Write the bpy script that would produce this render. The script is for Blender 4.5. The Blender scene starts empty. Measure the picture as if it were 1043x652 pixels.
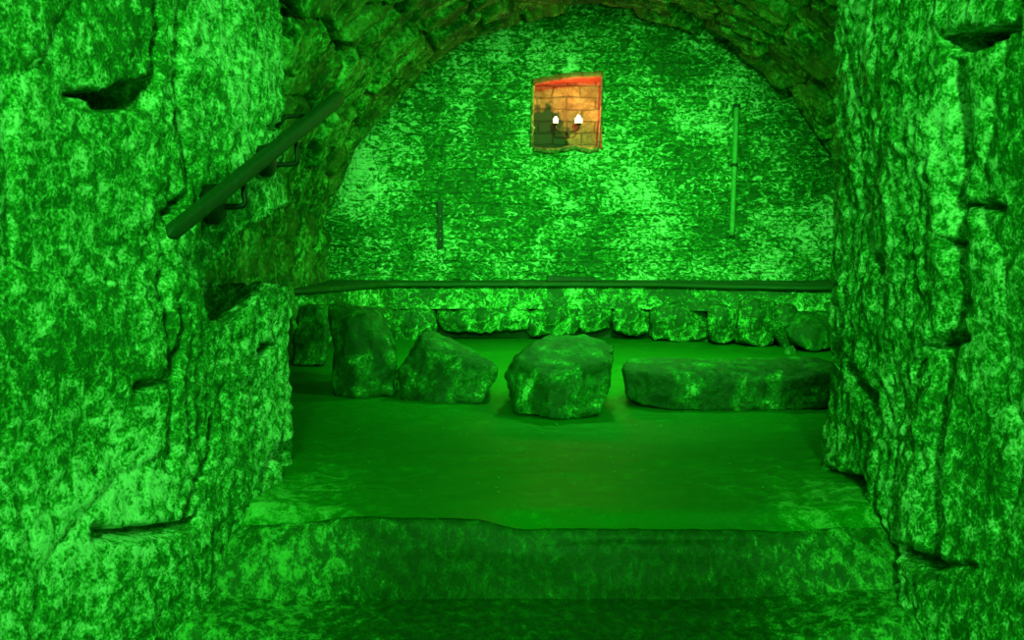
import bpy, bmesh, math, random
import numpy as np
from mathutils import Vector

# ------------------------------------------------------------------ camera
SC = bpy.context.scene
F, PITCH = 900.0, math.radians(5.46)
cd = bpy.data.cameras.new('camera'); cam = bpy.data.objects.new('camera', cd)
SC.collection.objects.link(cam); SC.camera = cam
cam.location = (0, 0, 0); cam.rotation_euler = (math.radians(90) - PITCH, 0, 0)
cd.sensor_width = 36; cd.lens = 36 * F / 1043; cd.clip_start = .02

# ------------------------------------------------------------------ light
vs = SC.view_settings
vs.view_transform = 'Standard'; vs.look = 'None'; vs.gamma = 1; vs.use_curve_mapping = False
vs.exposure = 0.0
w = bpy.data.worlds.new('world'); SC.world = w; w.use_nodes = True
w.node_tree.nodes['Background'].inputs[0].default_value = (.01, .3, .01, 1)
w.node_tree.nodes['Background'].inputs[1].default_value = .03
GREEN = (.10, 1.0, .115)

def lamp(name, kind, loc, aim, energy, color, **kw):
    l = bpy.data.lights.new(name, kind); l.energy = energy; l.color = color
    for k, v in kw.items(): setattr(l, k, v)
    o = bpy.data.objects.new(name, l); SC.collection.objects.link(o); o.location = loc
    if aim is not None:
        o.rotation_euler = (Vector(aim) - Vector(loc)).to_track_quat('-Z', 'Y').to_euler()
    return o

lamp('passage_flood', 'SPOT', (-.23, -3.6, 1.55), (.1, 3.6, -.3), 300, GREEN,
     spot_size=math.radians(60), spot_blend=.5, shadow_soft_size=.04)
lamp('wall_wash_left', 'SPOT', (-.15, -.9, 1.0), (-1.20, 1.55, -.02), 360, GREEN,
     spot_size=math.radians(66), spot_blend=.45, shadow_soft_size=.14)
lamp('wall_wash_right', 'SPOT', (.30, -.9, 1.0), (1.35, 1.55, -.02), 360, GREEN,
     spot_size=math.radians(66), spot_blend=.45, shadow_soft_size=.14)
lamp('passage_downlight', 'AREA', (.1, .6, 1.9), (.1, 2.2, -.3), 10, GREEN, shape='DISK', size=.5)
lamp('vault_flood', 'SPOT', (.55, 2.95, 1.35), (.55, 6.3, -.80), 640, GREEN,
     spot_size=math.radians(78), spot_blend=.8, shadow_soft_size=.06)
lamp('vault_top_fill', 'SPOT', (.45, 4.55, 1.15), (.40, 4.45, -.72), 112, GREEN,
     spot_size=math.radians(82), spot_blend=.5, shadow_soft_size=.05)  # added fill brightening boulder tops and the floor behind, no real fixture
lamp('vault_fill_left', 'AREA', (1.2, 3.1, .9), (-1.1, 4.8, .45), 28, GREEN, shape='DISK', size=.3)  # added fill lifting the vault's left side, not a lamp of the place

# ------------------------------------------------------------------ helpers
cp, sp_ = math.cos(PITCH), math.sin(PITCH)
def ray(u, v):                                   # direction with y == 1
    dy = cp * F + sp_ * (326 - v); dz = -sp_ * F + cp * (326 - v)
    return ((u - 521.5) / dy, 1.0, dz / dy)
def P(u, v, y):
    r = ray(u, v); return (r[0] * y, y, r[2] * y)

def _h(ix, iy, iz, seed):
    n = (ix.astype(np.int64) * 374761393 + iy.astype(np.int64) * 668265263 + iz.astype(np.int64) * 2147483647 + seed * 1274126177) & 0xffffffff
    n = ((n ^ (n >> 13)) * 1274126177) & 0xffffffff
    n = ((n ^ (n >> 16)) * 2246822519) & 0xffffffff
    n = n ^ (n >> 15)
    return (n & 0xffffff) / float(0xffffff)

def vnoise(p, seed=0):
    p = np.asarray(p, float); i = np.floor(p).astype(np.int64); f = p - i
    f = f * f * f * (f * (f * 6 - 15) + 10)
    r = 0
    for a in (0, 1):
        wa = f[..., 0] if a else 1 - f[..., 0]
        for b in (0, 1):
            wb = f[..., 1] if b else 1 - f[..., 1]
            for c in (0, 1):
                wc = f[..., 2] if c else 1 - f[..., 2]
                r = r + wa * wb * wc * _h(i[..., 0] + a, i[..., 1] + b, i[..., 2] + c, seed)
    return r * 2 - 1

def fbm(p, octv=4, seed=0, gain=.5, ridged=False):
    p = np.asarray(p, float); a, s, t = 1.0, 0, 0
    for k in range(octv):
        n = vnoise(p * 2.03 ** k + k * 17.3, seed + k)
        if ridged: n = 1 - 2 * np.abs(n)
        s = s + a * n; t += a; a *= gain
    return s / t

def worley(x, y, seed=0, jit=.85):               # F1, F2, id of 2D cells
    ix = np.floor(x).astype(np.int64); iy = np.floor(y).astype(np.int64)
    f1 = np.full(x.shape, 9.); f2 = np.full(x.shape, 9.); idn = np.zeros(x.shape)
    z = np.zeros_like(ix)
    for a in (-1, 0, 1):
        for b in (-1, 0, 1):
            cx, cy = ix + a, iy + b
            qx = cx + .5 + jit * (_h(cx, cy, z, seed) - .5); qy = cy + .5 + jit * (_h(cx, cy, z, seed + 7) - .5)
            d = np.hypot(x - qx, y - qy); hid = _h(cx, cy, z, seed + 13)
            near = d < f1
            f2 = np.where(near, f1, np.minimum(f2, d)); idn = np.where(near, hid, idn); f1 = np.where(near, d, f1)
    return f1, f2, idn

def ss(a, b, x):
    t = np.clip((x - a) / (b - a), 0, 1); return t * t * (3 - 2 * t)

def seg_dist(x, y, pts):
    d = np.full(x.shape, 1e9)
    for (ax, ay), (bx, by) in zip(pts[:-1], pts[1:]):
        L = (bx - ax) ** 2 + (by - ay) ** 2 + 1e-12
        t = np.clip(((x - ax) * (bx - ax) + (y - ay) * (by - ay)) / L, 0, 1)
        d = np.minimum(d, np.hypot(x - ax - t * (bx - ax), y - ay - t * (by - ay)))
    return d

def in_poly(x, y, pts):
    c = np.zeros(x.shape, bool); n = len(pts)
    for k in range(n):
        (ax, ay), (bx, by) = pts[k], pts[(k + 1) % n]
        if ay == by: continue
        hit = ((ay > y) != (by > y)) & (x < (bx - ax) * (y - ay) / (by - ay) + ax)
        c ^= hit
    return c

def tag(o, label=None, cat=None, group=None, kind=None):
    for k, v in (('label', label), ('category', cat), ('group', group), ('kind', kind)):
        if v: o[k] = v
    return o

def empty(name, loc, label, cat, group=None):
    o = bpy.data.objects.new(name, None); SC.collection.objects.link(o); o.location = loc
    return tag(o, label, cat, group)

def link(name, me, mat, parent=None, loc=None):
    o = bpy.data.objects.new(name, me); SC.collection.objects.link(o)
    if mat: me.materials.clear(); me.materials.append(mat)
    if parent:
        o.parent = parent
        if loc is None: o.location = tuple(-c for c in parent_world(parent))
    if loc is not None: o.location = loc
    return o

def parent_world(p):
    v = Vector((0, 0, 0))
    while p: v = v + p.location; p = p.parent
    return v

def grid_mesh(name, V, keep=None, smooth=True, flip=False):
    nu, nv = V.shape[:2]; idx = np.arange(nu * nv).reshape(nu, nv)
    q = np.stack([idx[:-1, :-1], idx[1:, :-1], idx[1:, 1:], idx[:-1, 1:]], -1)
    if flip: q = q[..., ::-1]
    q = q[keep[:-1, :-1]] if keep is not None else q.reshape(-1, 4)
    q = q.reshape(-1, 4); me = bpy.data.meshes.new(name)
    vv = V.reshape(-1, 3)
    if keep is not None:
        used = np.unique(q); remap = -np.ones(len(vv), int); remap[used] = np.arange(len(used)); vv = vv[used]; q = remap[q]
    me.vertices.add(len(vv)); me.vertices.foreach_set('co', vv.astype(np.float32).ravel())
    me.loops.add(len(q) * 4); me.loops.foreach_set('vertex_index', q.astype(np.int32).ravel())
    me.polygons.add(len(q)); me.polygons.foreach_set('loop_start', np.arange(0, len(q) * 4, 4, dtype=np.int32))
    me.polygons.foreach_set('loop_total', np.full(len(q), 4, np.int32))
    me.update(calc_edges=True); me.validate()
    me.polygons.foreach_set('use_smooth', np.full(len(me.polygons), smooth))
    return me

def from_bm(name, bm, smooth=False):
    me = bpy.data.meshes.new(name); bmesh.ops.recalc_face_normals(bm, faces=bm.faces); bm.to_mesh(me); bm.free()
    if smooth:
        for p in me.polygons: p.use_smooth = True
    return me

def nonuni(a, b, breaks):                        # breaks: list of (start, end, step); coarse elsewhere
    out = []
    for s, e, st in breaks: out += list(np.arange(s, e, st))
    out.append(b); return np.array(out)

# ------------------------------------------------------------------ materials
def nodes(m):
    m.use_nodes = True; nt = m.node_tree; nt.nodes.clear(); return nt
def stone_mat(name, moss=(.012, .20, .018), mid=(.07, .42, .07), lime=(.62, .86, .60), lo=.42, hi=.62, scale=14,
              squash=(1, 1, 1), fine=70, fw=.45, rough=.62, bump=.5, big=1.6, bigw=.5, warm=None, bricks=None, distort=1.2, fdist=.01, edge=False, patch=None, spec=.4):
    m = bpy.data.materials.new(name); nt = nodes(m); N, L = nt.nodes.new, nt.links.new
    tc = N('ShaderNodeTexCoord'); mp = N('ShaderNodeMapping'); mp.inputs['Scale'].default_value = squash
    L(tc.outputs['Object'], mp.inputs[0])
    def noise(sc, det=6, ro=.6, dis=0., vec=None):
        n = N('ShaderNodeTexNoise'); n.inputs['Scale'].default_value = sc; n.inputs['Detail'].default_value = det
        n.inputs['Roughness'].default_value = ro; n.inputs['Distortion'].default_value = dis
        L(vec or mp.outputs[0], n.inputs['Vector']); return n.outputs['Fac']
    def math_(op, a, b=None, c=None, clamp=False):
        n = N('ShaderNodeMath'); n.operation = op; n.use_clamp = clamp
        for i, x in enumerate((a, b, c)):
            if x is None: continue
            if isinstance(x, (int, float)): n.inputs[i].default_value = x
            else: L(x, n.inputs[i])
        return n.outputs[0]
    n1 = noise(scale, 8, .62, distort); n2 = noise(big, 3, .5, .4, tc.outputs['Object']); n3 = noise(fine, 4, .7, .3)
    a = math_('MULTIPLY_ADD', math_('SUBTRACT', n2, .5), bigw, n1)
    a = math_('MULTIPLY_ADD', math_('SUBTRACT', n3, .5), fw, a)
    if edge:                                     # pale lime dust trodden against the wall feet
        sx = N('ShaderNodeSeparateXYZ'); L(tc.outputs['Object'], sx.inputs[0])
        ex = math_('ABSOLUTE', math_('SUBTRACT', sx.outputs[0], .1))
        er = N('ShaderNodeMapRange'); er.interpolation_type = 'SMOOTHSTEP'; er.inputs['From Min'].default_value = .42; er.inputs['From Max'].default_value = .80; L(math_('MULTIPLY_ADD', n2, .25, ex), er.inputs['Value'])
        ey = N('ShaderNodeMapRange'); ey.inputs['From Min'].default_value = 2.9; ey.inputs['From Max'].default_value = 2.35; L(sx.outputs[1], ey.inputs['Value'])
        a = math_('MULTIPLY_ADD', math_('MULTIPLY', er.outputs[0], ey.outputs[0]), edge, a)
    rp = N('ShaderNodeMapRange'); rp.interpolation_type = 'SMOOTHSTEP'
    rp.inputs['From Min'].default_value = lo; rp.inputs['From Max'].default_value = hi; L(a, rp.inputs['Value'])
    fac = rp.outputs[0]
    cr = N('ShaderNodeValToRGB'); e = cr.color_ramp.elements
    e[0].position = 0; e[0].color = (*moss, 1); e[1].position = 1; e[1].color = (*lime, 1)
    k = e.new(.5); k.color = (*mid, 1); L(fac, cr.inputs[0])
    col = cr.outputs[0]
    if warm:
        wn = noise(3.1, 3, .5, .5, tc.outputs['Object']); wr = N('ShaderNodeMapRange'); wr.inputs['From Min'].default_value = .45; wr.inputs['From Max'].default_value = .65
        L(wn, wr.inputs['Value'])
        mx = N('ShaderNodeMix'); mx.data_type = 'RGBA'; mx.blend_type = 'MIX'; L(math_('MULTIPLY', wr.outputs[0], .5), mx.inputs[0]); L(col, mx.inputs[6]); mx.inputs[7].default_value = (*warm, 1)
        col = mx.outputs[2]
    h = math_('ADD', math_('MULTIPLY', n1, .6), math_('MULTIPLY', n3, .35))
    if patch:                                    # ragged dark patch: moss, with the niche's left-hand shadow painted into it
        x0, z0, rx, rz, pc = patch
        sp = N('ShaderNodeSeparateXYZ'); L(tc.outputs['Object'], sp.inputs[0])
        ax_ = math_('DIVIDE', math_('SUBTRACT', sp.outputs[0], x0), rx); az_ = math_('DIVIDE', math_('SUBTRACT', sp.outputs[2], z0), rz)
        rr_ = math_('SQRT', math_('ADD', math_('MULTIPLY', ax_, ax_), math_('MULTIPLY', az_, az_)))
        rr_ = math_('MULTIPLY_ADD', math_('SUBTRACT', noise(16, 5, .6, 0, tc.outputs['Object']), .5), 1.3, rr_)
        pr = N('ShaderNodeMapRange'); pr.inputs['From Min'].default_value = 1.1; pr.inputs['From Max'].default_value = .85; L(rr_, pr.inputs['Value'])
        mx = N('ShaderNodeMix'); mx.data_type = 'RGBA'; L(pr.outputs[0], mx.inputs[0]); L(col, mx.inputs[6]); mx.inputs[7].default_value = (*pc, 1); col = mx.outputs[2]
    if bricks:
        sx = N('ShaderNodeSeparateXYZ'); L(tc.outputs['Object'], sx.inputs[0])
        dv = N('ShaderNodeCombineXYZ')
        jx = math_('MULTIPLY_ADD', noise(6, 2, .5, 0, tc.outputs['Object']), .05, sx.outputs[0])
        jz = math_('MULTIPLY_ADD', noise(4.3, 2, .5, 0, tc.outputs['Object']), .05, sx.outputs[2])
        L(jx, dv.inputs[0]); L(jz, dv.inputs[1])
        bt = N('ShaderNodeTexBrick'); L(dv.outputs[0], bt.inputs['Vector']); bt.inputs['Scale'].default_value = 1
        bt.inputs['Brick Width'].default_value = bricks[0]; bt.inputs['Row Height'].default_value = bricks[1]
        bt.inputs['Mortar Size'].default_value = bricks[2]; bt.inputs['Mortar Smooth'].default_value = .6; bt.inputs['Bias'].default_value = 0
        bt.inputs['Color1'].default_value = (1, 1, 1, 1); bt.inputs['Color2'].default_value = (.45, .45, .45, 1); bt.inputs['Mortar'].default_value = (.2, .2, .2, 1)
        mx = N('ShaderNodeMix'); mx.data_type = 'RGBA'; mx.blend_type = 'MULTIPLY'; mx.inputs[0].default_value = bricks[3]
        L(col, mx.inputs[6]); L(bt.outputs['Color'], mx.inputs[7]); col = mx.outputs[2]
        h = math_('MULTIPLY_ADD', bt.outputs['Fac'], -.9, h)
    bp = N('ShaderNodeBump'); bp.inputs['Strength'].default_value = bump; bp.inputs['Distance'].default_value = fdist; L(h, bp.inputs['Height'])
    bs = N('ShaderNodeBsdfPrincipled'); bs.inputs['Roughness'].default_value = rough; bs.inputs['Specular IOR Level'].default_value = spec
    L(col, bs.inputs['Base Color']); L(bp.outputs[0], bs.inputs['Normal'])
    out = N('ShaderNodeOutputMaterial'); L(bs.outputs[0], out.inputs[0])
    return m

def plain_mat(name, col, rough=.5, metal=0, emit=None, es=0, var=.25):
    m = bpy.data.materials.new(name); nt = nodes(m); N, L = nt.nodes.new, nt.links.new
    tc = N('ShaderNodeTexCoord'); n = N('ShaderNodeTexNoise'); n.inputs['Scale'].default_value = 40; n.inputs['Detail'].default_value = 5
    L(tc.outputs['Object'], n.inputs['Vector'])
    cr = N('ShaderNodeValToRGB'); cr.color_ramp.elements[0].position = .3; cr.color_ramp.elements[1].position = .7
    cr.color_ramp.elements[0].color = (*[c * (1 - var) for c in col], 1); cr.color_ramp.elements[1].color = (*[min(1, c * (1 + var)) for c in col], 1)
    L(n.outputs['Fac'], cr.inputs[0])
    bs = N('ShaderNodeBsdfPrincipled'); L(cr.outputs[0], bs.inputs['Base Color']); bs.inputs['Roughness'].default_value = rough; bs.inputs['Metallic'].default_value = metal
    if emit: bs.inputs['Emission Color'].default_value = (*emit, 1); bs.inputs['Emission Strength'].default_value = es
    bp = N('ShaderNodeBump'); bp.inputs['Strength'].default_value = .2; bp.inputs['Distance'].default_value = .003; L(n.outputs['Fac'], bp.inputs['Height']); L(bp.outputs[0], bs.inputs['Normal'])
    out = N('ShaderNodeOutputMaterial'); L(bs.outputs[0], out.inputs[0]); return m

M = dict(
    jamb=stone_mat('limewashed_rock', lo=.37, hi=.72, scale=36, fine=150, fw=.75, bump=1, fdist=.014, distort=.5, big=2.4, bigw=.55, moss=(.010, .13, .010), mid=(.08, .46, .07), lime=(.75, .95, .7)),
    back=stone_mat('flaking_limewash_brick', lo=.38, hi=.70, scale=13, squash=(1, 1, 1.7), fine=46, bump=.7, fdist=.02, moss=(.006, .10, .006), mid=(.035, .34, .03),
                   lime=(.7, .92, .65), bricks=(.24, .082, .007, .16), distort=2.0, big=2.3, bigw=.5, fw=.6),
    vault=stone_mat('damp_vault_rubble', lo=.40, hi=.76, scale=12, fine=55, fw=.6, bump=1, fdist=.02, moss=(.010, .08, .006), mid=(.06, .36, .04), lime=(.45, .85, .32), warm=(.22, .30, .06)),
    riser=stone_mat('mossy_step', lo=.40, hi=1.0, scale=30, squash=(1.3, 1, .9), fine=150, fw=.6, bump=.6, fdist=.008, distort=.4, spec=.25, moss=(.004, .045, .003), mid=(.012, .12, .008), lime=(.16, .5, .13), rough=.6, big=2.5, bigw=.3, edge=.24),
    floor=stone_mat('damp_trodden_floor', lo=.50, hi=1.0, scale=16, fine=150, fw=.5, bump=.2, fdist=.006, spec=.2, moss=(.006, .145, .005), mid=(.012, .24, .010), lime=(.25, .6, .2), rough=.5, big=2.5, bigw=.3, edge=.27),
    bench=stone_mat('ledge_stone', lo=.42, hi=.80, scale=16, fine=80, fw=.7, big=4, bigw=.6, bump=.8, fdist=.012, moss=(.010, .08, .008), mid=(.08, .45, .06), lime=(.7, .95, .6)),
    slab=stone_mat('dark_ledge_slab', lo=.45, hi=.9, scale=9, squash=(.3, 1, 1), fine=50, bump=.25, moss=(.008, .06, .008), mid=(.015, .10, .012), lime=(.15, .4, .1)),
    boulder=stone_mat('boulder_stone', lo=.42, hi=.82, scale=9, fine=90, fw=.5, distort=.6, bump=.9, fdist=.014, moss=(.005, .06, .004), mid=(.02, .21, .016), lime=(.35, .85, .3)),
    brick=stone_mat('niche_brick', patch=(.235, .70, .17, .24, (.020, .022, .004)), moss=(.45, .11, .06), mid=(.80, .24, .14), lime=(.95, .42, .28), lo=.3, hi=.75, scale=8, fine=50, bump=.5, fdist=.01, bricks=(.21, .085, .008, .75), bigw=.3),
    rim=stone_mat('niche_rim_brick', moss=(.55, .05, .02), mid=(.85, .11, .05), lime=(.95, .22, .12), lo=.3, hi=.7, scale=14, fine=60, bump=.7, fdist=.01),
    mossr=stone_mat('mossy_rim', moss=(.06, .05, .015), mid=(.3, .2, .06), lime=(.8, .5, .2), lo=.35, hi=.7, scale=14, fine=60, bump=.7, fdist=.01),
    rail=plain_mat('painted_rail', (.003, .05, .006), .65),
    iron=plain_mat('black_iron', (.006, .02, .008), .5, .3),
    slate=plain_mat('dark_slate', (.01, .04, .01), .6),
    pipe=plain_mat('limewashed_pipe', (.10, .34, .1), .6),
    wax=plain_mat('candle_wax', (.9, .85, .7), .5, emit=(1, .8, .5), es=2.0),
    flame=plain_mat('flame', (1, .9, .6), .5, emit=(1, .82, .5), es=14),
    brass=plain_mat('tarnished_brass', (.06, .03, .012), .5, .4),
)

# ------------------------------------------------------------------ passage walls
ZF, ZS = -.72, -.92
def curve_s(pts, n=4000):
    pts = np.array(pts, float)
    for _ in range(3):                           # corner cutting
        q = [pts[0]]
        for a, b in zip(pts[:-1], pts[1:]): q += [a * .75 + b * .25, a * .25 + b * .75]
        q.append(pts[-1]); pts = np.array(q)
    seg = np.hypot(*np.diff(pts, axis=0).T); S = np.concatenate([[0], np.cumsum(seg)])
    s = np.linspace(0, S[-1], n); return s, np.interp(s, S, pts[:, 0]), np.interp(s, S, pts[:, 1])

def passage_wall(side, pts, grooves, holes, label, edge_y):
    s, cx, cy = curve_s(pts)
    i_edge = int(np.argmax(cy > edge_y)); s_edge = s[i_edge]; i0 = int(np.argmax(cy > .9)); s_vis = s[i0]
    ratio = (cx / np.maximum(cy, .05))
    def to_sz(u, v):
        r = ray(u, v)
        rr = ratio[i0:i_edge + 1]; sv = s[i0:i_edge + 1]
        if side > 0: rr = rr[::-1]; sv = sv[::-1]
        rr = np.maximum.accumulate(rr)
        if (side < 0 and r[0] > rr[-1]): si = s_edge + (r[0] - rr[-1]) * 2.6; y = edge_y
        elif (side > 0 and r[0] < rr[0]): si = s_edge + (rr[0] - r[0]) * 2.6; y = edge_y
        else: si = float(np.interp(r[0], rr, sv)); y = float(np.interp(si, s, cy))
        return si, r[2] * y
    S = nonuni(0, s[-1], [(0, s_vis, .12), (s_vis, s_edge + .25, .0065), (s_edge + .25, s[-1], .04)])
    Z = nonuni(0, 2.45, [(-2.2, -1.35, .08), (-1.35, 1.1, .0075), (1.1, 2.45, .05)])
    SG, ZG = np.meshgrid(S, Z, indexing='ij')
    bx = np.interp(SG, s, cx); by = np.interp(SG, s, cy)
    tx = np.gradient(cx, s); ty = np.gradient(cy, s)
    TX = np.interp(SG, s, tx); TY = np.interp(SG, s, ty); nn = np.hypot(TX, TY)
    NX, NY = (TY / nn, -TX / nn) if side < 0 else (-TY / nn, TX / nn)      # into the passage
    p = np.stack([bx, by, ZG], -1)
    d = .030 * fbm(p * 1.9, 2, 3) + .010 * fbm(p * 5, 3, 11) + .0045 * fbm(p * (16, 16, 12), 3, 21) + .004 * fbm(p * 46, 3, 33)
    # large built stones
    w1 = .12 * fbm(p * 3.1, 2, 41)
    f1, f2, cid = worley((SG - s_edge) / .48 + w1 + 5, ZG / .42 + w1 + 5, seed=5 + side)
    joint = ss(.10, .0, f2 - f1)
    near = 1 - ss(s_edge - .75, s_edge - .45, SG)
    d += (cid - .5) * .012 * near - joint * .006 * near
    # rugged ridges towards the corner
    rg = ss(s_edge - .95, s_edge - .6, SG) * (1 - ss(s_edge + .1, s_edge + .3, SG))
    d += rg * (.016 * fbm(p * (7, 7, 4), 3, 51, ridged=True) + .012 * fbm(p * (22, 22, 12), 3, 61, ridged=True) + .006 * fbm(p * 55, 2, 65))
    # a foot that spreads onto the steps
    foot = ss(-.35, -1.0, ZG)
    d += foot * (.03 + .05 * ss(s_edge - .35, s_edge - .75, SG))
    wob = .012 * fbm(p * 14, 2, 71)
    for px, width, depth in grooves:
        q = [to_sz(*a) for a in px]
        dist = seg_dist(SG + wob, ZG + wob, q)
        d -= 1.6 * depth * np.exp(-(dist / width) ** 2)
    for px, depth, soft in holes:
        q = [to_sz(*a) for a in px]
        ins = in_poly(SG + wob, ZG + wob, q); dist = seg_dist(SG + wob, ZG + wob, q + [q[0]])
        sd = np.where(ins, dist, -dist)
        d -= depth * ss(-soft * .3, soft, sd)
    X = bx + NX * d; Y = by + NY * d
    if side < 0:                                 # the broken-out notch beside the vault
        q = [to_sz(*a) for a in ((288, 208), (262, 224), (238, 236), (222, 264), (200, 290), (206, 320), (234, 331), (252, 310), (262, 297), (284, 290))]
        q = q + [(s_edge + .5, q[-1][1] + .005), (s_edge + .5, q[0][1] + .05)]
        ins = in_poly(SG + wob, ZG + wob, q); dist = seg_dist(SG + wob, ZG + wob, q + [q[0]])
        m = ss(-.005, .03, np.where(ins, dist, -dist))
        floor_x = -.98 + .02 * fbm(p * 6, 3, 81)
        X = X * (1 - m) + np.minimum(X, floor_x) * m
        ZG = ZG - .20 * m * (1 - ss(-.13, .0, ZG))
    me = grid_mesh('wall_side', np.stack([X, Y, ZG], -1), flip=(side < 0))
    return link('wall_left' if side < 0 else 'wall_right', me, M['jamb'])

wl = passage_wall(-1, [(-1.0, -5.5), (-.98, .6), (-.95, 1.2), (-.89, 1.6), (-.80, 1.95), (-.735, 2.25), (-.695, 2.5), (-.69, 2.68), (-.78, 2.78), (-1.0, 2.82), (-1.6, 2.84)],
    grooves=[
        ([(160, 12), (158, 45), (157, 75)], .010, .05),
        ([(176, 120), (190, 142), (192, 176), (186, 200), (170, 218)], .010, .035),
        ([(137, 396), (156, 390), (172, 378), (180, 352), (183, 322)], .011, .045),
        ([(92, 543), (122, 545), (150, 538), (184, 528)], .010, .07),
        ([(176, 520), (205, 470), (215, 430)], .014, .03),
        ([(195, 640), (214, 600), (232, 566)], .016, .04),
        ([(262, 482), (276, 462), (284, 448)], .016, .03),
        ([(66, 97), (100, 98)], .006, .04),
        ([(165, 290), (170, 350), (168, 470)], .02, .02),
        ([(185, 20), (178, 60), (182, 100)], .02, .02),
    ],
    holes=[
        ([(84, 96), (105, 94), (124, 84), (148, 77), (157, 60), (157, 114), (120, 111), (90, 109)], .42, .014),
        ([(261, 353), (270, 350), (280, 351), (274, 360), (264, 362)], .3, .010),
        ([(108, 284), (118, 285), (114, 291)], .04, .008),
        ([(90, 479), (102, 477), (98, 484)], .04, .008),
        ([(262, 127), (272, 122), (281, 127), (276, 134), (264, 134)], .05, .02),
        ([(274, 466), (292, 440), (300, 490), (282, 494)], .06, .03),
    ], label='', edge_y=2.66)
tag(wl, kind='structure')

wr = passage_wall(1, [(1.05, -5.5), (1.04, .6), (1.035, 1.2), (1.02, 1.6), (.985, 1.95), (.955, 2.25), (.95, 2.5), (.965, 2.68), (1.08, 2.78), (1.4, 2.82), (2.6, 2.84)],
    grooves=[
        ([(873, 86), (877, 104)], .016, .06),
        ([(975, 208), (990, 206), (1012, 210)], .008, .03),
        ([(930, 376), (944, 352), (962, 345), (984, 347)], .009, .05),
        ([(848, 487), (862, 491), (878, 497)], .018, .12),
        ([(893, 508), (900, 535), (913, 566)], .014, .05),
        ([(934, 561), (952, 568), (976, 578)], .014, .08),
        ([(984, 579), (1012, 577)], .006, .02),
        ([(882, 250), (893, 274)], .014, .05),
        ([(956, 246), (968, 254)], .010, .05),
        ([(864, 372), (876, 398), (886, 412)], .020, .06),
        ([(975, 70), (978, 130), (968, 200), (975, 300), (960, 350)], .03, .025),
        ([(960, 370), (958, 450), (966, 560)], .03, .02),
        ([(920, 560), (935, 600), (945, 650)], .02, .04),
        ([(900, 590), (905, 640)], .02, .03),
    ],
    holes=[
        ([(961, 39), (976, 31), (992, 30), (1010, 29), (1046, 24), (1030, 36), (1008, 50), (990, 53), (972, 50)], .45, .014),
        ([(1006, 577), (1012, 574), (1014, 580)], .03, .006),
        ([(1036, 376), (1041, 374), (1040, 380)], .03, .006),
    ], label='', edge_y=2.66)
tag(wr, kind='structure')

# ------------------------------------------------------------------ chamber shell
CX, R, ZC, YB = .555, 1.86, -.305, 6.32
Yg = np.concatenate([np.arange(2.72, 3.9, .05), np.arange(3.9, YB + .08, .016)])
prof = [(-.5 * 0 + 0, 0)]
vert = np.arange(-1.0, ZC, .02)
ang = np.linspace(math.pi, 0, 520)
PX = np.concatenate([np.full(len(vert), CX - R), CX + R * np.cos(ang), np.full(len(vert), CX + R)])
PZ = np.concatenate([vert, ZC + R * np.sin(ang), vert[::-1]])
NXp = np.concatenate([np.full(len(vert), 1.), -np.cos(ang), np.full(len(vert), -1.)])
NZp = np.concatenate([np.zeros(len(vert)), -np.sin(ang), np.zeros(len(vert))])
SL = np.concatenate([[0], np.cumsum(np.hypot(np.diff(PX), np.diff(PZ)))])
SGc, YGc = np.meshgrid(SL, Yg, indexing='ij')
X0 = np.broadcast_to(PX[:, None], SGc.shape); Z0 = np.broadcast_to(PZ[:, None], SGc.shape)
p = np.stack([X0, YGc, Z0], -1)
w1 = .35 * fbm(p * 2.5, 2, 101)
f1, f2, cid = worley(SGc / .34 + w1, YGc / .23 + w1 * .8, seed=9)
crack = ss(.16, .0, f2 - f1)
up = ss(.0, .5, Z0 - ZC)
d = up * ((cid - .5) * .10 - crack * .075) + .02 * fbm(p * 4, 3, 111) + .016 * fbm(p * 13, 3, 121, ridged=True) + .006 * fbm(p * 36, 2, 131)
d -= .05 * ss(YB - .16, YB - .02, YGc) * up      # open joint against the end wall
V = np.stack([X0 + NXp[:, None] * d, YGc, Z0 + NZp[:, None] * d], -1)
tag(link('ceiling', grid_mesh('ceiling', V, flip=True), M['vault']), kind='structure')

NU0, NU1, NV0, NV1 = 543, 613, 78, 152           # niche opening in the photograph
xa, _, zt = P(NU0, NV0, YB); xb, _, zb = P(NU1, NV1, YB)
Xb = np.arange(CX - R - .12, CX + R + .12, .0095); Zb = np.arange(-.9, ZC + R + .12, .0095)
XG, ZG = np.meshgrid(Xb, Zb, indexing='ij')
p = np.stack([XG, np.zeros_like(XG), ZG], -1)
wz = .02 * fbm(p * 3, 2, 205) + .014 * fbm(p * 9, 2, 206); row = np.floor((ZG + wz) / .082); xo = XG / .24 + .5 * (row % 2) + .3 * _h(row.astype(int), row.astype(int) * 0, row.astype(int) * 0, 5)
bz = ((ZG + wz) / .082) % 1; bxm = xo % 1
mort = np.maximum(ss(.12, .0, np.minimum(bz, 1 - bz)), ss(.05, .0, np.minimum(bxm, 1 - bxm)))
vis = ss(-.25, .25, fbm(p * 2.1, 3, 211))
bid = _h(row.astype(int), np.floor(xo).astype(int), row.astype(int) * 0, 77)
d = vis * (-.007 * mort + .009 * (bid - .5)) + .018 * fbm(p * 2.4, 3, 221) + .010 * fbm(p * (9, 9, 16), 3, 231) + .006 * fbm(p * (24, 9, 34), 2, 241, ridged=True)
pit = fbm(p * (5, 5, 9), 3, 251); d -= .016 * ss(.28, .5, pit)
wb = .008 * fbm(p * 25, 2, 261)
inside = (XG + wb > xa) & (XG + wb < xb) & (ZG + wb < zt + .05 * (XG - xb) * 1.0) & (ZG + wb > zb)
me = grid_mesh('wall_back', np.stack([XG, YB - d, ZG], -1), keep=~inside, flip=True)
me.flip_normals(); tag(link('wall_back', me, M['back']), kind='structure')

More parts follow.
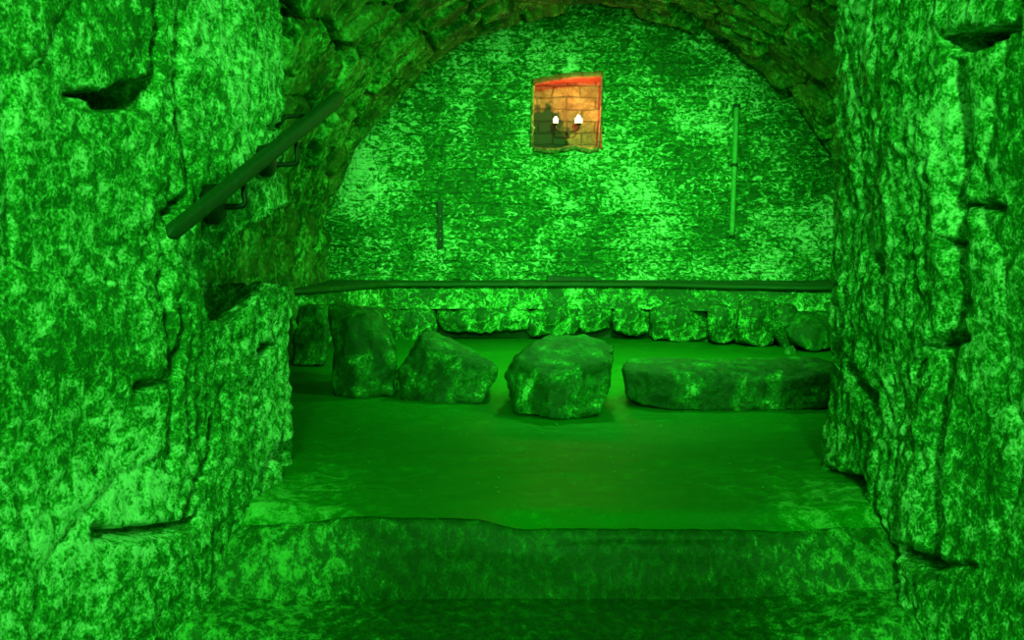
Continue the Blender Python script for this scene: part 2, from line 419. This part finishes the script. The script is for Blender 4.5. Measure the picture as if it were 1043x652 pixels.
# front returns and passage roof (never in the frame, they close the place)
def plane(name, co, mat):
    me = bpy.data.meshes.new(name); me.from_pydata(co, [], [(0, 1, 2, 3)]); me.update(); return tag(link(name, me, mat), kind='structure')
plane('ceiling_passage', [(-1.2, -5.6, 2.4), (1.3, -5.6, 2.4), (1.3, 2.9, 2.4), (-1.2, 2.9, 2.4)], M['jamb'])
plane('wall_rear', [(-1.2, -5.5, -2.2), (1.3, -5.5, -2.2), (1.3, -5.5, 2.4), (-1.2, -5.5, 2.4)], M['jamb'])

# ------------------------------------------------------------------ floor and steps
def slab_grid(x0, x1, prof, dx=.014, amp=.006, seed=1):
    prof = np.array(prof, float); seg = np.hypot(*np.diff(prof, axis=0).T); S = np.concatenate([[0], np.cumsum(seg)])
    s = np.arange(0, S[-1], .012); Yp = np.interp(s, S, prof[:, 0]); Zp = np.interp(s, S, prof[:, 1])
    Xp = np.arange(x0, x1, dx); A, B = np.meshgrid(Xp, np.arange(len(s)), indexing='ij')
    Y = Yp[B]; Z = Zp[B]; q = np.stack([A, Y, Z], -1)
    n = amp * (fbm(q * (2.0, 3.5, 4), 3, seed) + .5 * fbm(q * (7, 14, 14), 3, seed + 5)) + .0015 * fbm(q * 45, 2, seed + 9)
    return A, Y, Z, n, q
YN = 2.185                                       # nosing of the upper step
A, Y, Z, n, q = slab_grid(-1.5, 2.6, [(6.5, ZF), (YN + .018, ZF)], amp=.008, seed=301)
edgew = ss(.55, 1.0, np.abs(A - .1)) * (1 - ss(2.5, 3.4, Y))
tag(link('floor', grid_mesh('floor', np.stack([A, Y, Z + n + .03 * edgew - .05 * ss(.45, .9, np.abs(A - .1)) * np.exp(-((Y - YN) / .06) ** 2) - .028 * ss(-.10, .03, A) * (1 - ss(.66, .86, A)) * np.exp(-((Y - YN) / .07) ** 2)], -1)), M['floor']), kind='structure')
# upper step: worn tread edge, chamfered nosing, riser
A, Y, Z, n, q = slab_grid(-1.1, 1.15, [(YN + .05, ZF - .03), (YN + .030, ZF - .0005), (YN + .008, ZF - .006), (YN, ZF - .02), (YN - .004, ZF - .05), (YN - .01, ZF - .08), (YN - .015, ZS - .02), (YN + .05, ZS - .05)], amp=.008, seed=301)
worn = ss(-.10, .03, A) * (1 - ss(.66, .86, A)) * np.exp(-((Y - YN) / .07) ** 2) * ss(ZF - .10, ZF - .0, Z)
sw = ss(.45, .95, np.abs(A - .1)); Zs = Z + n - .028 * worn + .03 * ss(.55, 1.0, np.abs(A - .1)) - .05 * ss(.45, .9, np.abs(A - .1)) * np.exp(-((Y - YN) / .06) ** 2) * ss(ZF - .1, ZF, Z)
riser = ss(ZF - .02, ZF - .05, Z)
Ys = Y + riser * (.012 * fbm(q * (3, 3, 9), 3, 331)) - .13 * (1 - ss(ZF - .20, ZF + .01, Z)) * sw
o = link('stone_step', grid_mesh('stone_step', np.stack([A, Ys, Zs], -1), flip=True), M['riser'])
tag(o, 'upper dark stone step with a worn edge, running between both rough walls below the boulders', 'step', 'worn stone steps')
A, Y, Z, n, q = slab_grid(-1.1, 1.15, [(YN + .03, ZS), (1.93, ZS), (1.91, ZS - .01), (1.90, ZS - .03), (1.89, ZS - .21), (1.95, ZS - .24)], seed=341)
Zs = Z + n + .07 * ss(.45, .95, np.abs(A - .06))
o = link('stone_step', grid_mesh('stone_step.001', np.stack([A, Y, Zs], -1), flip=True), M['riser'])
tag(o, 'lower dark stone step, only its top showing at the very foot of the stair', 'step', 'worn stone steps')
A, Y, Z, n, q = slab_grid(-1.1, 1.15, [(1.93, ZS - .2), (1.62, ZS - .2), (1.61, ZS - .4), (1.33, ZS - .4), (1.32, ZS - .6), (-5.6, ZS - .6)], dx=.05, seed=361)
tag(link('floor_passage', grid_mesh('floor_passage', np.stack([A, Y, Z + n], -1)), M['floor']), kind='structure')

# ------------------------------------------------------------------ rocks
def rock_mesh(name, pts, vox=.011, seed=1, smooth=1, amp=1.0, chips=0):
    bm = bmesh.new()
    for c in pts: bm.verts.new(c)
    r = bmesh.ops.convex_hull(bm, input=bm.verts)
    bmesh.ops.delete(bm, geom=list({e for e in r['geom_interior'] + r['geom_unused'] if isinstance(e, bmesh.types.BMVert)}), context='VERTS')
    if chips:                                    # knock flat facets off the corners
        rnd = random.Random(seed); c0 = sum((v_.co for v_ in bm.verts), Vector()) / len(bm.verts)
        for _ in range(chips):
            dr = Vector((rnd.uniform(-1, 1), rnd.uniform(-1, .3), rnd.uniform(-.2, 1))).normalized()
            sup = max((v_.co - c0).dot(dr) for v_ in bm.verts)
            bmesh.ops.bisect_plane(bm, geom=bm.verts[:] + bm.edges[:] + bm.faces[:], plane_co=c0 + dr * sup * rnd.uniform(.91, .965), plane_no=dr, clear_outer=True)
            bmesh.ops.holes_fill(bm, edges=[e_ for e_ in bm.edges if e_.is_boundary], sides=0)
    bmesh.ops.recalc_face_normals(bm, faces=bm.faces)
    me = bpy.data.meshes.new('t'); bm.to_mesh(me); bm.free()
    o = bpy.data.objects.new('t', me); SC.collection.objects.link(o)
    md = o.modifiers.new('r', 'REMESH'); md.mode = 'VOXEL'; md.voxel_size = vox
    dg = bpy.context.evaluated_depsgraph_get(); me2 = bpy.data.meshes.new_from_object(o.evaluated_get(dg))
    bpy.data.objects.remove(o); bpy.data.meshes.remove(me)
    bm = bmesh.new(); bm.from_mesh(me2)
    for _ in range(smooth): bmesh.ops.smooth_vert(bm, verts=bm.verts, factor=.5, use_axis_x=True, use_axis_y=True, use_axis_z=True)
    bm.normal_update(); bm.to_mesh(me2); bm.free()
    n = len(me2.vertices); co = np.empty(n * 3, np.float32); me2.vertices.foreach_get('co', co); co = co.reshape(-1, 3).astype(float)
    nr = np.empty(n * 3, np.float32); me2.vertices.foreach_get('normal', nr); nr = nr.reshape(-1, 3)
    w_ = co + .05 * np.stack([fbm(co * 4, 2, seed + 1), fbm(co * 4, 2, seed + 2), fbm(co * 4, 2, seed + 3)], -1)
    d = .026 * fbm(w_ * 5, 3, seed) + .014 * fbm(w_ * 13, 3, seed + 4, ridged=True) + .005 * fbm(co * 42, 2, seed + 8)
    terr = fbm(w_ * (3.5, 3.5, 7), 2, seed + 6); d += .012 * (np.round(terr * 4) / 4 - terr)
    co = co + nr * (d * amp)[:, None]
    me2.vertices.foreach_set('co', co.astype(np.float32).ravel()); me2.update(); me2.name = name
    me2.polygons.foreach_set('use_smooth', np.ones(len(me2.polygons), bool))
    return me2

def dd(pts, k): return [(a, b, c + k) for a, b, c in pts]
def rock(name, front, back, label, cat, group=None, mat='boulder', vox=.009, seed=1, parent=None, smooth=1, amp=.8):
    """front/back: (u, v, depth) corner points; the rock is their hull."""
    pts = [P(*a) for a in front + back]
    c = np.mean(pts, 0); zb_ = min(q[2] for q in pts)
    me = rock_mesh(name, [(a - c[0], b - c[1], z - zb_) for a, b, z in pts], vox, seed, smooth, amp, 7 if mat == 'boulder' and smooth == 1 else 0)
    loc = Vector((c[0], c[1], zb_))
    if parent: o = link(name, me, M[mat], parent, loc=tuple(loc - parent_world(parent)))
    else: o = link(name, me, M[mat], loc=tuple(loc))
    if label: tag(o, label, cat, group)
    return o

def fz(u, v, zz=ZF):                             # depth at which pixel hits height zz
    return zz / ray(u, v)[2]
G = 'row of boulders on the floor'
rock('boulder', [(341, 402, 3.92), (365, 406, 3.86), (402, 405, 3.90), (340, 352, 3.98), (338, 312, 4.1), (362, 330, 3.92), (375, 322, 4.0), (401, 352, 3.92), (386, 330, 3.98)],
     [(345, 309, 4.3), (384, 316, 4.3), (401, 345, 4.25), (345, 388, 4.35), (400, 388, 4.3)],
     'tallest upright boulder, at the end of the row beside the handrail wall', 'boulder', G, seed=401)
rock('boulder', [(410, 408, 3.84), (440, 413, 3.74), (490, 413, 3.76), (497, 400, 3.80), (406, 375, 3.86), (424, 345, 3.9), (432, 337, 4.0), (468, 362, 3.80), (505, 377, 3.84), (504, 384, 3.86)],
     [(438, 336, 4.16), (478, 355, 4.12), (505, 374, 4.06), (415, 392, 4.2), (495, 390, 4.15)],
     'wedge-shaped boulder sloping down to a point, between the tallest boulder and the blocky one', 'boulder', G, seed=421)
rock('boulder', [(519, 422, 3.50), (560, 428, 3.40), (608, 422, 3.48), (618, 400, 3.52), (516, 372, 3.56), (545, 348, 3.68), (590, 352, 3.6), (625, 366, 3.54), (560, 385, 3.42)],
     [(548, 343, 3.85), (600, 343, 3.9), (626, 352, 3.80), (520, 385, 3.88), (616, 392, 3.8)],
     'large blocky boulder with a jagged top, set forward in the middle of the row', 'boulder', G, seed=441)
rock('boulder', [(640, 406, 3.66), (675, 419, 3.60), (720, 421, 3.58), (780, 420, 3.58), (858, 415, 3.62), (636, 377, 3.72), (700, 398, 3.60), (660, 380, 3.66), (735, 392, 3.60), (800, 386, 3.60), (860, 380, 3.64)],
     [(640, 366, 3.98), (700, 366, 4.04), (770, 368, 4.06), (862, 366, 4.04), (640, 398, 4.0), (860, 398, 4.0)],
     'long low flat-topped boulder lying beside the blocky one, running to the far wall', 'boulder', G, seed=461)
rock('boulder', dd([(299, 372, 4.5), (330, 374, 4.45), (306, 318, 4.6), (330, 314, 4.55), (335, 345, 4.5), (297, 345, 4.55)], .34),
     dd([(306, 312, 4.75), (332, 310, 4.7), (304, 362, 4.75), (334, 362, 4.7)], .34),
     'dark shaded boulder tucked behind the tallest boulder under the ledge', 'boulder', G, seed=481)
rock('boulder', dd([(806, 348, 5.15), (828, 359, 5.08), (848, 354, 5.12), (800, 335, 5.2), (830, 335, 5.08), (858, 338, 5.15), (808, 322, 5.22), (850, 322, 5.2)], .31),
     dd([(812, 317, 5.3), (846, 316, 5.3), (804, 348, 5.35), (858, 348, 5.35), (830, 316, 5.3)], .31),
     'rounded dark boulder alone against the foot of the ledge near the far wall', 'boulder', seed=501, smooth=8, amp=.6)
rock('pebble', [(798, 362, 5.34), (812, 362, 5.34), (800, 354, 5.37), (808, 352, 5.37)], [(800, 357, 5.44), (812, 357, 5.44)],
     'small pale pebble on the floor beside the rounded dark boulder', 'pebble', mat='bench', vox=.006, seed=511, amp=.2)

# ------------------------------------------------------------------ stone bench along the end wall
zt_ = ray(600, 287)[2] * 6.08                    # top of the ledge
bench = empty('stone_ledge', (.5, 6.1, ZF), 'long stone ledge of rough blocks along the foot of the end wall', 'ledge')
# slab top: plan front edge bends forward at the left
def front_y(x):
    return 6.08 - .80 * ss(-.75, -1.32, x) - .02 * fbm(np.stack([x * 2, x * 0, x * 0], -1), 2, 5) - .42 * ss(.7, 2.0, x)
xs = np.arange(CX - R - .02, CX + R + .02, .02)
prof_t = np.array([[1, 0], [.75, 0], [.5, 0], [.25, 0], [.04, 0], [0, -.008], [-.006, -.02], [-.004, -.030], [.03, -.038], [.3, -.038]])
V = np.zeros((len(xs), len(prof_t), 3)); fy = front_y(xs)
for j, (a, b) in enumerate(prof_t):
    V[:, j, 0] = xs; V[:, j, 1] = fy + (YB + .02 - fy) * np.maximum(a, 0) + min(a, 0); V[:, j, 2] = zt_ + b
V[..., 2] += .004 * fbm(V * (2, 8, 8), 2, 601); V[..., 1] -= .004 * fbm(V * (5, 5, 5), 2, 603)
link('slab', grid_mesh('slab', V), M['slab'], bench)
# plaster band under the slab
zs_ = np.linspace(0, 1, 14); zlo = ray(600, 313)[2] * 6.1
XG, TG = np.meshgrid(np.arange(xs[0], xs[-1], .012), zs_, indexing='ij')
ZGb = zt_ - .03 + (zlo - zt_ + .02) * TG; YGb = front_y(XG) + .035 - .02 * TG
pp = np.stack([XG, YGb, ZGb], -1); YGb = YGb - .010 * fbm(pp * (5, 9, 20), 3, 611)
link('plaster_band', grid_mesh('plaster_band', np.stack([XG, YGb, ZGb], -1)), M['bench'], bench)
# core behind the blocks
XG, TG = np.meshgrid(np.arange(xs[0], xs[-1], .03), np.linspace(0, 1, 12), indexing='ij')
core = np.stack([XG, front_y(XG) + .15 + 0 * TG, zlo + .02 + (ZF - .04 - zlo) * TG], -1); core[..., 1] -= .02 * fbm(core * 9, 2, 621)
link('rubble_core', grid_mesh('rubble_core', core), M['slab'], bench)
random.seed(4)
blocks = [(288, 338, 314, 352), (338, 400, 314, 352), (398, 446, 314, 350), (446, 541, 314, 340), (538, 590, 313, 343), (588, 624, 313, 338), (624, 662, 313, 340),
          (662, 722, 308, 347), (722, 752, 312, 350), (750, 792, 306, 352), (790, 812, 312, 356)]
for k, (u0, u1, v0, v1) in enumerate(blocks):
    yc = float(front_y(np.array([P((u0 + u1) / 2, 330, 6.0)[0]]))[0]) - .005
    if k == 0: yc = 5.45
    if u0 >= 700: yc -= .05 + .04 * (u0 - 700) / 120
    yf = yc - random.uniform(0, .03); yb = yc + .2
    cx_, cz_ = (u0 + u1) / 2, (v0 + v1) / 2
    j = lambda a: a + random.uniform(-2.5, 2.5)
    fr = [(j(u0 + 3), j(v0 + 4), yf + .03), (j(cx_), v0, yf), (j(u1 - 3), j(v0 + 4), yf + .03), (u1, j(cz_), yf + .03), (j(u1 - 5), j(v1 - 2), yf + .04), (j(cx_), v1, yf + .01),
          (j(u0 + 5), j(v1 - 2), yf + .04), (u0, j(cz_), yf + .03), (cx_, cz_ - 3, yf - .03)]
    bk = [(u0, v0, yb), (u1, v0, yb), (u1, v1 - 5, yb), (u0, v1 - 5, yb)]
    rock('block', fr, bk, None, None, mat='bench', vox=.012, seed=630 + 10 * k, parent=bench, smooth=2, amp=.9)
# flat piece on the ledge
def box_bm(bm, c, s, rot=None):
    r = bmesh.ops.create_cube(bm, size=1.0); bmesh.ops.scale(bm, vec=s, verts=r['verts'])
    if rot: bmesh.ops.rotate(bm, verts=r['verts'], cent=(0, 0, 0), matrix=rot)
    bmesh.ops.translate(bm, vec=c, verts=r['verts']); return r['verts']
from mathutils import Matrix
bm = bmesh.new(); box_bm(bm, (0, 0, .011), (.34, .12, .022)); bmesh.ops.bevel(bm, geom=bm.edges[:], offset=.003, segments=1)
bmesh.ops.subdivide_edges(bm, edges=[e for e in bm.edges if e.calc_length() > .2], cuts=9)
for v_ in bm.verts: v_.co.z += .003 * math.sin(v_.co.x * 31) * (v_.co.z > .005) + (.010 * (v_.co.x < -.02)) * (v_.co.z > .005); v_.co.y += .004 * math.sin(v_.co.x * 47)
a = P(582, 287, 6.15)
o = link('slate_piece', from_bm('slate_piece', bm), M['slate'], loc=(a[0], 6.16, zt_ + .004))
tag(o, 'thin dark slate piece lying flat on the stone ledge below the lit niche', 'slate')

# ------------------------------------------------------------------ niche with candle bracket
DN = .20
niche = empty('wall_recess', ((xa + xb) / 2, YB, zb), 'small square brick-lined niche glowing orange high in the end wall', 'niche')
def strip(name, c0, c1, c2, c3, mat, amp=.008, seed=1, n=34):
    c = [np.array(k, float) for k in (c0, c1, c2, c3)]; U, W = np.meshgrid(np.linspace(0, 1, n), np.linspace(0, 1, n), indexing='ij'); U = U[..., None]; W = W[..., None]
    q = c[0] * (1 - U) * (1 - W) + c[1] * U * (1 - W) + c[2] * U * W + c[3] * (1 - U) * W
    nn = np.cross(c[1] - c[0], c[3] - c[0]); nn /= np.linalg.norm(nn)
    q = q + nn * (amp * fbm(q * 14, 3, seed))[..., None]
    return link(name, grid_mesh(name, q), mat, niche)
e = .012; f0, f1_ = YB - .03, YB + DN
ztl = zt - .05 * (xb - xa)
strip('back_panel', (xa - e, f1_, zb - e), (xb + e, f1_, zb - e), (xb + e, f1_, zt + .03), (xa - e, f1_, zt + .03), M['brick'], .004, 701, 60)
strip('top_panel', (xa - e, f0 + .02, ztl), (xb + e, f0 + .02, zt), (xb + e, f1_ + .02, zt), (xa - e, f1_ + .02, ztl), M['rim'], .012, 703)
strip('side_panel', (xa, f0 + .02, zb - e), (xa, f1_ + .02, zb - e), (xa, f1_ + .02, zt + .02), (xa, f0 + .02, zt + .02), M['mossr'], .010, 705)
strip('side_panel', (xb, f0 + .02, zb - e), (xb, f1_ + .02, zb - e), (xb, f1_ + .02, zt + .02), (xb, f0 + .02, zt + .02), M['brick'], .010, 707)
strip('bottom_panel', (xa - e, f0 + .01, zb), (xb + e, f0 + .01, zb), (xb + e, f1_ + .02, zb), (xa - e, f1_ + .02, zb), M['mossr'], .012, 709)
# raised broken rim round the mouth of the niche
def tube(name, pts, rad, mat, parent, seed=1, rough=.35, n=10, flat=1.0, seg=.012):
    pts = np.array(pts, float); L_ = np.concatenate([[0], np.cumsum(np.linalg.norm(np.diff(pts, axis=0), axis=1))])
    s = np.linspace(0, L_[-1], max(3, int(L_[-1] / seg))); C_ = np.stack([np.interp(s, L_, pts[:, i]) for i in range(3)], -1)
    T = np.gradient(C_, axis=0); T /= np.linalg.norm(T, axis=1)[:, None]
    ref = np.array((0, 1, 0.)); 
    if abs(T[0] @ ref) > .9: ref = np.array((1., 0, 0))
    B1 = np.cross(T, ref); B1 /= np.linalg.norm(B1, axis=1)[:, None]; B2 = np.cross(T, B1)
    bm = bmesh.new(); rings = []
    for i in range(len(s)):
        ring = []
        for k in range(n):
            a = 2 * math.pi * k / n
            q = C_[i] + rad * (math.cos(a) * B1[i] + flat * math.sin(a) * B2[i]); 
            if rough: q = C_[i] + (q - C_[i]) * (1 + rough * fbm(q[None] * 28, 2, seed)[0])
            ring.append(bm.verts.new(q))
        rings.append(ring)
    for a, b in zip(rings[:-1], rings[1:]):
        for k in range(n): bm.faces.new((a[k], a[(k + 1) % n], b[(k + 1) % n], b[k]))
    bm.faces.new(rings[0]); bm.faces.new(rings[-1][::-1])
    return link(name, from_bm(name, bm, True), mat, parent)
yr = YB - .012
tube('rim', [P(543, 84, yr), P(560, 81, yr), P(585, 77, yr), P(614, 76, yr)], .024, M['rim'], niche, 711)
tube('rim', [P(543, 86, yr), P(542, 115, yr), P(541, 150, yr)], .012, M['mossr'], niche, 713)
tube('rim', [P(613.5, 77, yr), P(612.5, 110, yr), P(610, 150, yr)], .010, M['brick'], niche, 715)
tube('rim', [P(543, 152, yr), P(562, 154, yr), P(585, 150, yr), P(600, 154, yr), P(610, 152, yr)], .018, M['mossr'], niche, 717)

ys = YB + .055
hb = Vector(P(579, 133, ys))
sconce = empty('candle_bracket', tuple(hb), 'small brass two-armed candle bracket fixed inside the glowing niche', 'candle holder')
tube('arm', [P(579, 134, ys), P(570, 134, ys - .01), P(566.5, 131, ys - .02), P(566, 127, ys - .02)], .0055, M['brass'], sconce, rough=0, seg=.006)
tube('arm', [P(579, 134, ys), P(585, 134, ys - .01), P(589, 131, ys - .02), P(589.3, 127, ys - .02)], .0055, M['brass'], sconce, rough=0, seg=.006)
tube('stem', [P(579, 130, ys), P(579, 141, ys)], .008, M['brass'], sconce, rough=0, seg=.006)
tube('wall_arm', [P(579, 133, ys), (hb.x, YB + DN - .003, hb.z)], .006, M['brass'], sconce, rough=0, seg=.01)
def lathe(name, prof, mat, parent=None, loc=None, n=20):
    bm = bmesh.new(); rings = []
    for r_, z_ in prof: rings.append([bm.verts.new((r_ * math.cos(2 * math.pi * k / n), r_ * math.sin(2 * math.pi * k / n), z_)) for k in range(n)])
    for a, b in zip(rings[:-1], rings[1:]):
        for k in range(n): bm.faces.new((a[k], a[(k + 1) % n], b[(k + 1) % n], b[k]))
    bm.faces.new(rings[0][::-1]); bm.faces.new(rings[-1])
    return link(name, from_bm(name, bm, True), mat, parent, loc=loc)
cupprof = [(.004, 0), (.010, .002), (.020, .008), (.023, .016), (.019, .016), (.016, .012)]
for u, lab in ((566, 'white candle stub burning on the arm nearer the shaded mossy side of the niche'), (589.3, 'brighter white candle stub burning on the arm nearer the lit brick side of the niche')):
    q = Vector(P(u, 128, ys - .02))
    lathe('cup', cupprof, M['brass'], sconce, loc=tuple(q - hb))
    kr = 1.5 if u > 580 else 1.0
    c = lathe('candle', [(.010, 0), (.018 * kr, .006), (.019 * kr, .034), (.015 * kr, .040), (.004, .039)], M['wax'], loc=tuple(q + Vector((0, 0, .012))))
    tag(c, lab, 'candle', 'candles in the niche')
    big = 1.35 if u > 580 else .8
    lathe('flame', [(.002, 0), (.009 * big, .004), (.0105 * big, .009), (.006 * big, .015 * big), (.001, .020 * big)], M['flame'], c, loc=(0, 0, .037))
    lamp('candle_glow', 'POINT', tuple(q + Vector((0, -.03, .05))), None, 3.8 if u > 580 else .8, (1, .46, .20), shadow_soft_size=.02)

# ------------------------------------------------------------------ fittings on the end wall
bm = bmesh.new(); box_bm(bm, (0, 0, 0), (.036, .012, .33)); bmesh.ops.bevel(bm, geom=bm.edges[:], offset=.003, segments=1)
a = P(448.5, 229, YB - .03)
strp = link('iron_strip', from_bm('iron_strip', bm), M['iron'], loc=(a[0], YB - .028, a[2]))
tag(strp, 'short dark vertical iron strip with pale screws on the end wall', 'metal strip')
for dz in (-.10, -.045, .06):
    lathe('screw', [(.005, 0), (.006, .002), (.004, .004)], M['pipe'], strp, loc=(0, -.008, dz)).rotation_euler = (math.radians(90), 0, 0)
t0 = Vector(P(750.5, 106, YB - .04)); t1 = Vector(P(745.5, 240, YB - .04))
pipe = empty('conduit', tuple(t1), 'thin pale vertical conduit fixed high on the bright end wall', 'conduit')
tube('pipe', [t0, t1], .019, M['pipe'], pipe, rough=.06, seg=.03, n=14)
for v_ in (168, 108):
    q = Vector(P(750.5 - (v_ - 106) * .037, v_, YB - .04))
    tube('clip', [q + Vector((0, 0, .011)), q - Vector((0, 0, .011))], .024, M['slate'], pipe, rough=0, seg=.008, n=14)

# ------------------------------------------------------------------ handrail
ra, rb = Vector(P(171, 240, 1.86)), Vector(P(346, 99, 3.02))
rail = empty('handrail', tuple(ra), 'sloping dark green handrail on iron brackets along the stair wall', 'handrail')
ax = (rb - ra); Lr = ax.length; ax.normalize()
sidev = ax.cross(Vector((0, 0, 1))).normalized(); upv = sidev.cross(ax).normalized()
bm = bmesh.new(); nseg = 60; rings = []
HW, HH = .017, .021
for i in range(nseg + 1):
    t = i / nseg * Lr
    endr = min(1, math.sqrt(max(0.0, 1 - (1 - min(1, t / .035)) ** 2)) + .12) * min(1, math.sqrt(max(0.0, 1 - (1 - min(1, (Lr - t) / .02)) ** 2)) + .3)
    ring = []
    for k in range(24):
        a = 2 * math.pi * k / 24; c_, s_ = math.cos(a), math.sin(a)
        tp = .82 + .30 * i / nseg; x_ = tp * HW * math.copysign(abs(c_) ** .55, c_) * endr; z_ = tp * HH * math.copysign(abs(s_) ** .55, s_) * endr
        ring.append(bm.verts.new(ra + ax * t + sidev * x_ + upv * z_))
    rings.append(ring)
for a, b in zip(rings[:-1], rings[1:]):
    for k in range(24): bm.faces.new((a[k], a[(k + 1) % 24], b[(k + 1) % 24], b[k]))
bm.faces.new(rings[0]); bm.faces.new(rings[-1][::-1])
link('rail', from_bm('rail', bm, True), M['rail'], rail)
from mathutils.bvhtree import BVHTree
bvh = BVHTree.FromPolygons([v_.co for v_ in wl.data.vertices], [tuple(q_.vertices) for q_ in wl.data.polygons])
def on_wall(u, v):
    hit = bvh.ray_cast(Vector((0, 0, 0)), Vector(ray(u, v)))[0]
    return hit if hit else Vector(P(u, v, 2.3))
def rail_at(u):
    lo_, hi_ = 0., 1.
    for _ in range(40):
        mid = (lo_ + hi_) / 2; q = ra.lerp(rb, mid)
        if q.x / q.y < ray(u, 200)[0]: lo_ = mid
        else: hi_ = mid
    return ra.lerp(rb, lo_)
for (ub, vb), (ue, ve), (uw, vw), rr in (((248, 192), (250, 210), (214, 208), .050), ((302, 146), (303, 167), (268, 164), .044)):
    q = rail_at(ub); p0 = Vector(P(ub, vb, q.y)); p1 = Vector(P(ue, ve, q.y)); h0 = on_wall(uw, vw)
    k0 = Vector(P(uw + 14, ve + 1, min(q.y - .03, h0.y + .08)))
    tube('bracket', [q, p0, p1 + Vector((0, 0, .008)), p1 + Vector((-.008, 0, 0)), k0, h0 - Vector((.02, 0, 0))], .0075, M['iron'], rail, rough=0, seg=.006)
    pl = lathe('rose', [(rr, -.01), (rr, .010), (rr * .9, .016), (rr * .4, .020)], M['iron'], rail, loc=tuple(h0 + Vector((.006, 0, 0)) - ra))
    pl.rotation_euler = (0, math.radians(90), math.radians(-8))
# far bracket reaches over the rail from a rusty hole
q = ra.lerp(rb, .80); h0 = Vector((-.70, 2.62, P(288, 134, 2.62)[2]))
tube('bracket', [h0, Vector(P(290, 119, 2.64)), Vector(P(309, 118, 2.76)), q], .007, M['iron'], rail, rough=0, seg=.006)

# ------------------------------------------------------------------ grit on the floor (nobody could count it)
random.seed(8); bm = bmesh.new()
for _ in range(90):
    x = random.uniform(-.7, .95); yb_ = random.uniform(2.42, 3.35)
    if random.random() < .3: x = random.choice((random.uniform(-.7, -.45), random.uniform(.7, .9))); yb_ = random.uniform(2.4, 2.6)
    r = bmesh.ops.create_icosphere(bm, subdivisions=1, radius=random.uniform(.0015, .0035))
    for v_ in r['verts']: v_.co = Vector((v_.co.x * random.uniform(.7, 1.6), v_.co.y * random.uniform(.7, 1.4), v_.co.z * .5)) + Vector((x, yb_, ZF + .004))
o = link('grit', from_bm('grit', bm), M['pipe']); tag(o, 'pale grit scattered over the dark chamber floor', 'grit', kind='stuff')
